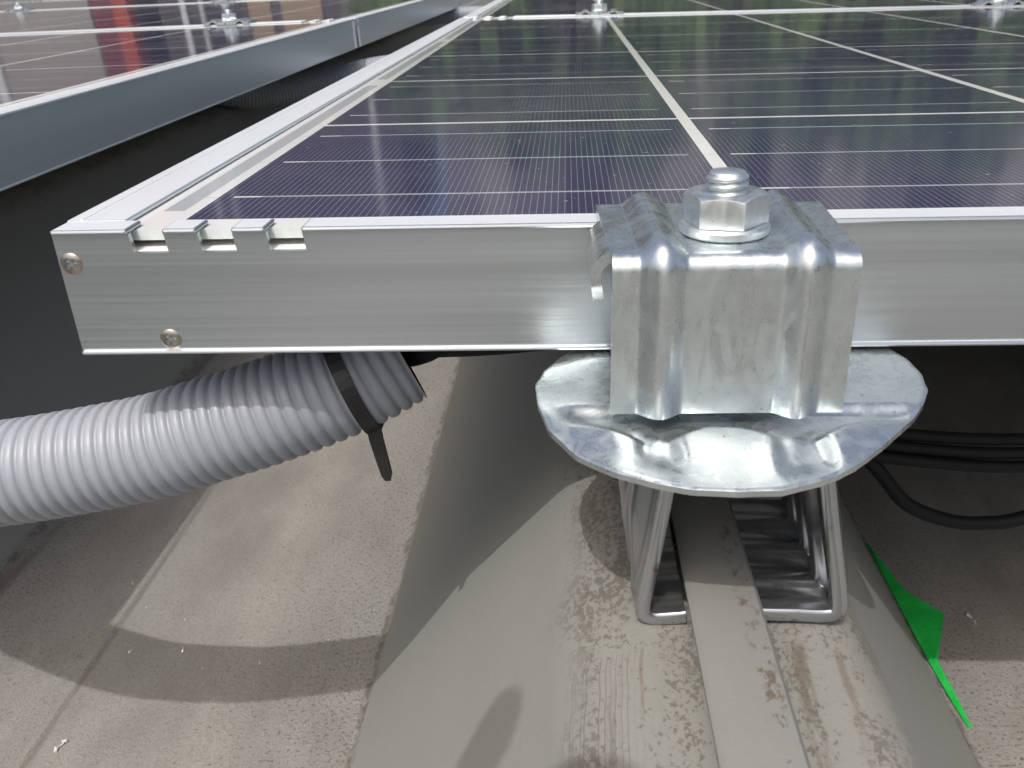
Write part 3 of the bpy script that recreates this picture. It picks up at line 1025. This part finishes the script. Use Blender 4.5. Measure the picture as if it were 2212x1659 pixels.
SW = [(-43.0, 117, 1.6, 0.5, 0), (-47, 104, 1.2, 1.2, 0), (10, 124, 1.6, 0.1, 0), (28.9, 147, 2.6, 0.3, 0), (-20, 108, 1.4, 2.0, 0), (-62, 117, 2.8, 1.7, 0), (-88.6, 116, 1.8, 1.1, 0), (2, 68, 1.2, 0.4, 0), (-34, 62, 1.6, 1.0, 0), (-45, 54, 1.2, 0.2, 0), (-95, 150, 1.4, 0.7, 0), (-112, 170, 1.6, 2.2, 0), (-70, 140, 1.3, 1.9, 0), (30, 420, 2.0, 0.2, 0)]
for x, y, s, a, _ in SW:
    o = bit((x / 1000, y / 1000, ZV), s / 1000, a, 'metal_shaving', SWARF)
    tag(o, 'tiny bright metal shaving lying in the left roof valley', 'shaving', 'metal shavings in the roof valley')
o = bit((0.3405, 0.140, ZV), 0.0075, 1.6, 'metal_shaving', SWARF)
tag(o, 'curled metal shaving in the shaded valley right of the green tape', 'shaving')
o = bit((-0.0935, 0.0560, ZV), 0.006, 1.2, 'paper_scrap', SCRAP)
tag(o, 'small cream fleck lying near the left edge of the roof valley', 'scrap')
o = bit((-0.0895, 0.0150, ZV), 0.018, 1.0, 'paper_scrap', SCRAP)
tag(o, 'pale torn sliver at the bottom left corner of the roof valley', 'scrap')

# ------------------------------------------------------------------ surroundings that the glass reflects
g = G('ground_soil'); n = g.noise(g.coord(), 0.4, 5); g.set(Base_Color=g.mix(n, (0.10, 0.11, 0.06), (0.22, 0.20, 0.16)), Roughness=0.9); SOIL = g.m
bm = bmesh.new()
bmesh.ops.create_grid(bm, x_segments=8, y_segments=8, size=180)
bmesh.ops.translate(bm, verts=bm.verts, vec=(0, 0, -6.0))
o = obj('ground', bm, SOIL); o['kind'] = 'structure'
g = G('leaf'); n = g.noise(g.coord(), 0.9, 4, 0.6)
g.set(Base_Color=g.mix(n, (0.066, 0.120, 0.026), (0.140, 0.215, 0.055)), Roughness=0.6); LEAF = g.m
g = G('bark'); g.set(Base_Color=(0.09, 0.07, 0.05), Roughness=0.9); BARK = g.m
g = G('plaster'); n = g.noise(g.coord(), 0.7, 4); g.set(Base_Color=g.mix(n, (0.19, 0.18, 0.172), (0.24, 0.228, 0.215)), Roughness=0.8); PLAST = g.m
g = G('dark_cladding'); n = g.noise(g.mapped((3, 3, 0.3)), 1.0, 3); g.set(Base_Color=g.mix(n, (0.030, 0.026, 0.030), (0.07, 0.06, 0.062)), Roughness=0.6); DARKW = g.m
g = G('ochre_shutter'); n = g.noise(g.coord(), 2, 3); g.set(Base_Color=g.mix(n, (0.20, 0.15, 0.095), (0.25, 0.19, 0.125)), Roughness=0.7); OCHRE = g.m
g = G('red_paint'); g.set(Base_Color=(0.26, 0.040, 0.018), Roughness=0.45); RED = g.m
g = G('maroon_paint'); g.set(Base_Color=(0.10, 0.015, 0.018), Roughness=0.5); MAROON = g.m
g = G('lavender_render'); n = g.noise(g.mapped((1, 1, 0.15)), 0.8, 4); g.set(Base_Color=g.mix(n, (0.15, 0.14, 0.155), (0.24, 0.225, 0.235)), Roughness=0.8); HAZEW = g.m
g = G('pale_blind'); n = g.noise(g.coord(), 1.0, 3); g.set(Base_Color=g.mix(n, (0.30, 0.29, 0.27), (0.36, 0.345, 0.32)), Roughness=0.7); PALEW = g.m
g = G('pale_paint'); g.set(Base_Color=(0.5, 0.52, 0.55), Roughness=0.5); PALE = g.m
def tree(x, y, h, r, label):
    t = thing('tree', label, 'tree', (x, y, -6.0), 'trees beyond the roof')
    rnd = random.Random(int(x * 100 + y))
    bm = bmesh.new()
    P = [Vector((0.12 * math.sin(i * 1.1), 0.1 * math.cos(i), (h * 0.72) * i / 8)) for i in range(9)]
    tube(bm, P, lambda i: 0.26 - 0.024 * i, 8)
    for k in range(7):
        a = rnd.uniform(0, 6.28)
        b = P[4 + k % 4]
        e = b + Vector((math.cos(a), math.sin(a), 0.7)) * r * 0.75
        tube(bm, [b, b.lerp(e, .5) + Vector((0, 0, .1)), e], lambda i: 0.09 - 0.03 * i, 6)
    obj('trunk', bm, BARK, t)
    bm = bmesh.new()
    cl = []
    for k in range(26):
        a = rnd.uniform(0, 6.28); z = rnd.uniform(0.28, 0.95)
        rr = r * (1.05 - abs(z - 0.5) * 1.1) * math.sqrt(rnd.uniform(0.1, 1))
        cl.append((Vector((rr * math.cos(a), rr * math.sin(a), h * z)), rnd.uniform(0.28, 0.5) * r))
    for k in range(3400):
        c, cr = cl[k % 26]
        d = Vector((rnd.gauss(0, 1), rnd.gauss(0, 1), rnd.gauss(0, 0.8)))
        d.normalize()
        p = c + d * cr * rnd.uniform(0.55, 1.05)
        q = Vector((rnd.gauss(0, 1), rnd.gauss(0, 1), rnd.gauss(0, 1))).normalized()
        s = q.orthogonal().normalized() * rnd.uniform(0.14, 0.24)
        w = q.cross(s)
        bm.faces.new([bm.verts.new(p + s * 1.3), bm.verts.new(p + w), bm.verts.new(p - s * 1.3), bm.verts.new(p - w)])
    obj('crown', bm, LEAF, t)
TR = [(-3.2, 23.5, 9.6, 2.5, 'slim dark tree next to the building, mirrored above the left edge of the nearest panel'),
      (0.2, 25.0, 11.6, 3.4, 'broad dark green tree mirrored behind the near far clamp'),
      (3.6, 24.0, 11.2, 3.2, 'dark tree mirrored beside the first white cell gap'),
      (6.9, 26.0, 11.2, 3.2, 'tall tree mirrored in the middle of the nearest panel'),
      (10.4, 25.0, 11.4, 3.3, 'lighter green tree mirrored right of the middle of the nearest panel'),
      (14.0, 26.5, 11.0, 3.2, 'round tree mirrored at the right of the nearest panel'),
      (17.6, 26.0, 10.4, 3.0, 'last green tree at the right, mirrored at the right edge of the photo')]
for a in TR:
    tree(*a)
b = thing('building', 'dark building with ochre shutters, mirrored in the left panels right of the red post', 'building', (-6.6, 22.0, -6.0))
bm = bmesh.new(); box(bm, -2.9, 2.6, 0.0, 6.0, 0.0, 12.5); obj('wall', bm, DARKW, b)
for x0, x1 in ((-0.75, -0.22), (0.02, 0.98)):
    bm = bmesh.new(); box(bm, x0, x1, -0.08, -0.003, 4.6, 9.0, 0.01); obj('shutter', bm, OCHRE, b)
for x0, x1 in ((-2.35, -2.22), (-1.9, -1.8), (1.9, 2.02)):
    bm = bmesh.new(); box(bm, x0, x1, -0.10, -0.003, 2.0, 12.0, 0.01); obj('drainpipe', bm, PALE, b)
b = thing('building', 'pale grey building mirrored in the left panels, left of the red post', 'building', (-15.0, 21.0, -6.0))
bm = bmesh.new(); box(bm, -6.5, 4.35, 0.0, 6.0, 0.0, 13.0); obj('wall', bm, PLAST, b)
bm = bmesh.new(); box(bm, 1.75, 1.95, -0.09, -0.003, 0.3, 12.8, 0.01); obj('drainpipe', bm, PALE, b)
bm = bmesh.new(); box(bm, -4.5, 1.2, -0.06, -0.003, 3.2, 6.4, 0.01); obj('window_band', bm, DARKW, b)
b = thing('building', 'broad lavender grey building added behind the trees to block sky reflections in the nearest panel', 'building', (9.0, 33.0, -6.0))  # added block that keeps bright sky out of the glass reflection
bm = bmesh.new(); box(bm, -13.5, 17.0, 0.0, 6.0, 0.0, 17.5); obj('wall', bm, HAZEW, b)
for i in range(9):
    bm = bmesh.new(); box(bm, -12.2 + i * 3.2, -11.0 + i * 3.2 + 0.5 * (i % 3), -0.12, -0.003, 6.0, 16.6, 0.01); obj('window_band', bm, DARKW if i % 2 else PALEW, b)
t = thing('post', 'tall red post with a maroon side, mirrored in the left panels', 'post', (-8.85, 19.0, -6.0))
bm = bmesh.new(); box(bm, -0.22, 0.10, -0.2, 0.2, 0, 14.0, 0.02); obj('column', bm, RED, t)
bm = bmesh.new(); box(bm, -0.66, -0.223, -0.16, 0.16, 0, 14.0, 0.02); obj('side_panel', bm, MAROON, t)

def slab(name, outline, th, mat, bev, parent=None):
    # an outline in X-Z with thickness along Y and rounded rims
    bm = bmesh.new()
    f = bm.faces.new([bm.verts.new((x / 1000, 0, z / 1000)) for x, z in outline])
    r = bmesh.ops.extrude_face_region(bm, geom=[f])
    bmesh.ops.translate(bm, verts=[v for v in r['geom'] if isinstance(v, bmesh.types.BMVert)], vec=(0, th, 0))
    bmesh.ops.recalc_face_normals(bm, faces=bm.faces[:])
    bmesh.ops.bevel(bm, geom=[e for e in bm.edges if abs(e.verts[0].co.y - e.verts[1].co.y) < 1e-6], offset=bev, segments=2, affect='EDGES')
    return obj(name, bm, mat, parent, smooth=True, angle=40)
t = thing('shadow_caster', 'unseen black slab added behind the viewpoint to cast the shadow at the bottom centre', 'shadow caster', (0, -0.240, 0))  # unseen shape added only to cast the oval shadow on the roof
slab('caster_slab', [(36, 260), (41, 262), (46, 259), (49.5, 252), (50.5, 242), (50, 228), (46, 213), (45, 200), (44, 190), (28, 190), (25.5, 205), (26, 222), (29, 236), (32, 250)], 0.006, BLACK, 0.001, t)
slab('caster_tab', [(30, 190), (42, 190), (40, 172), (34, 172)], 0.004, SCREW, 0.0006, t)
cable_pts = [Vector(p) / 1000 for p in [(37, 2, 172), (38, 0, 150), (46, -10, 120), (60, -25, 95)]]
bm = bmesh.new(); tube(bm, catmull(cable_pts, 10), 0.0015, 10); obj('caster_cord', bm, BLACK, t, smooth=True)
t = thing('round_shadow_caster', 'unseen round black disc added behind the viewpoint to cast a second shadow', 'lens cap', (0.0775, -0.240, 0.178))  # unseen disc added for the rounded shadow next to the oval one
bm = bmesh.new()
lathe(bm, [(0.0205, 0.0), (0.0225, 0.0006), (0.0230, 0.0020), (0.0230, 0.0058), (0.0222, 0.0070), (0.017, 0.0074)], 40)
bmesh.ops.rotate(bm, verts=bm.verts, cent=(0, 0, 0), matrix=Matrix.Rotation(math.radians(80), 3, 'X'))
obj('cap', bm, BLACK, t, smooth=True, angle=40)

bpy.context.view_layer.update()
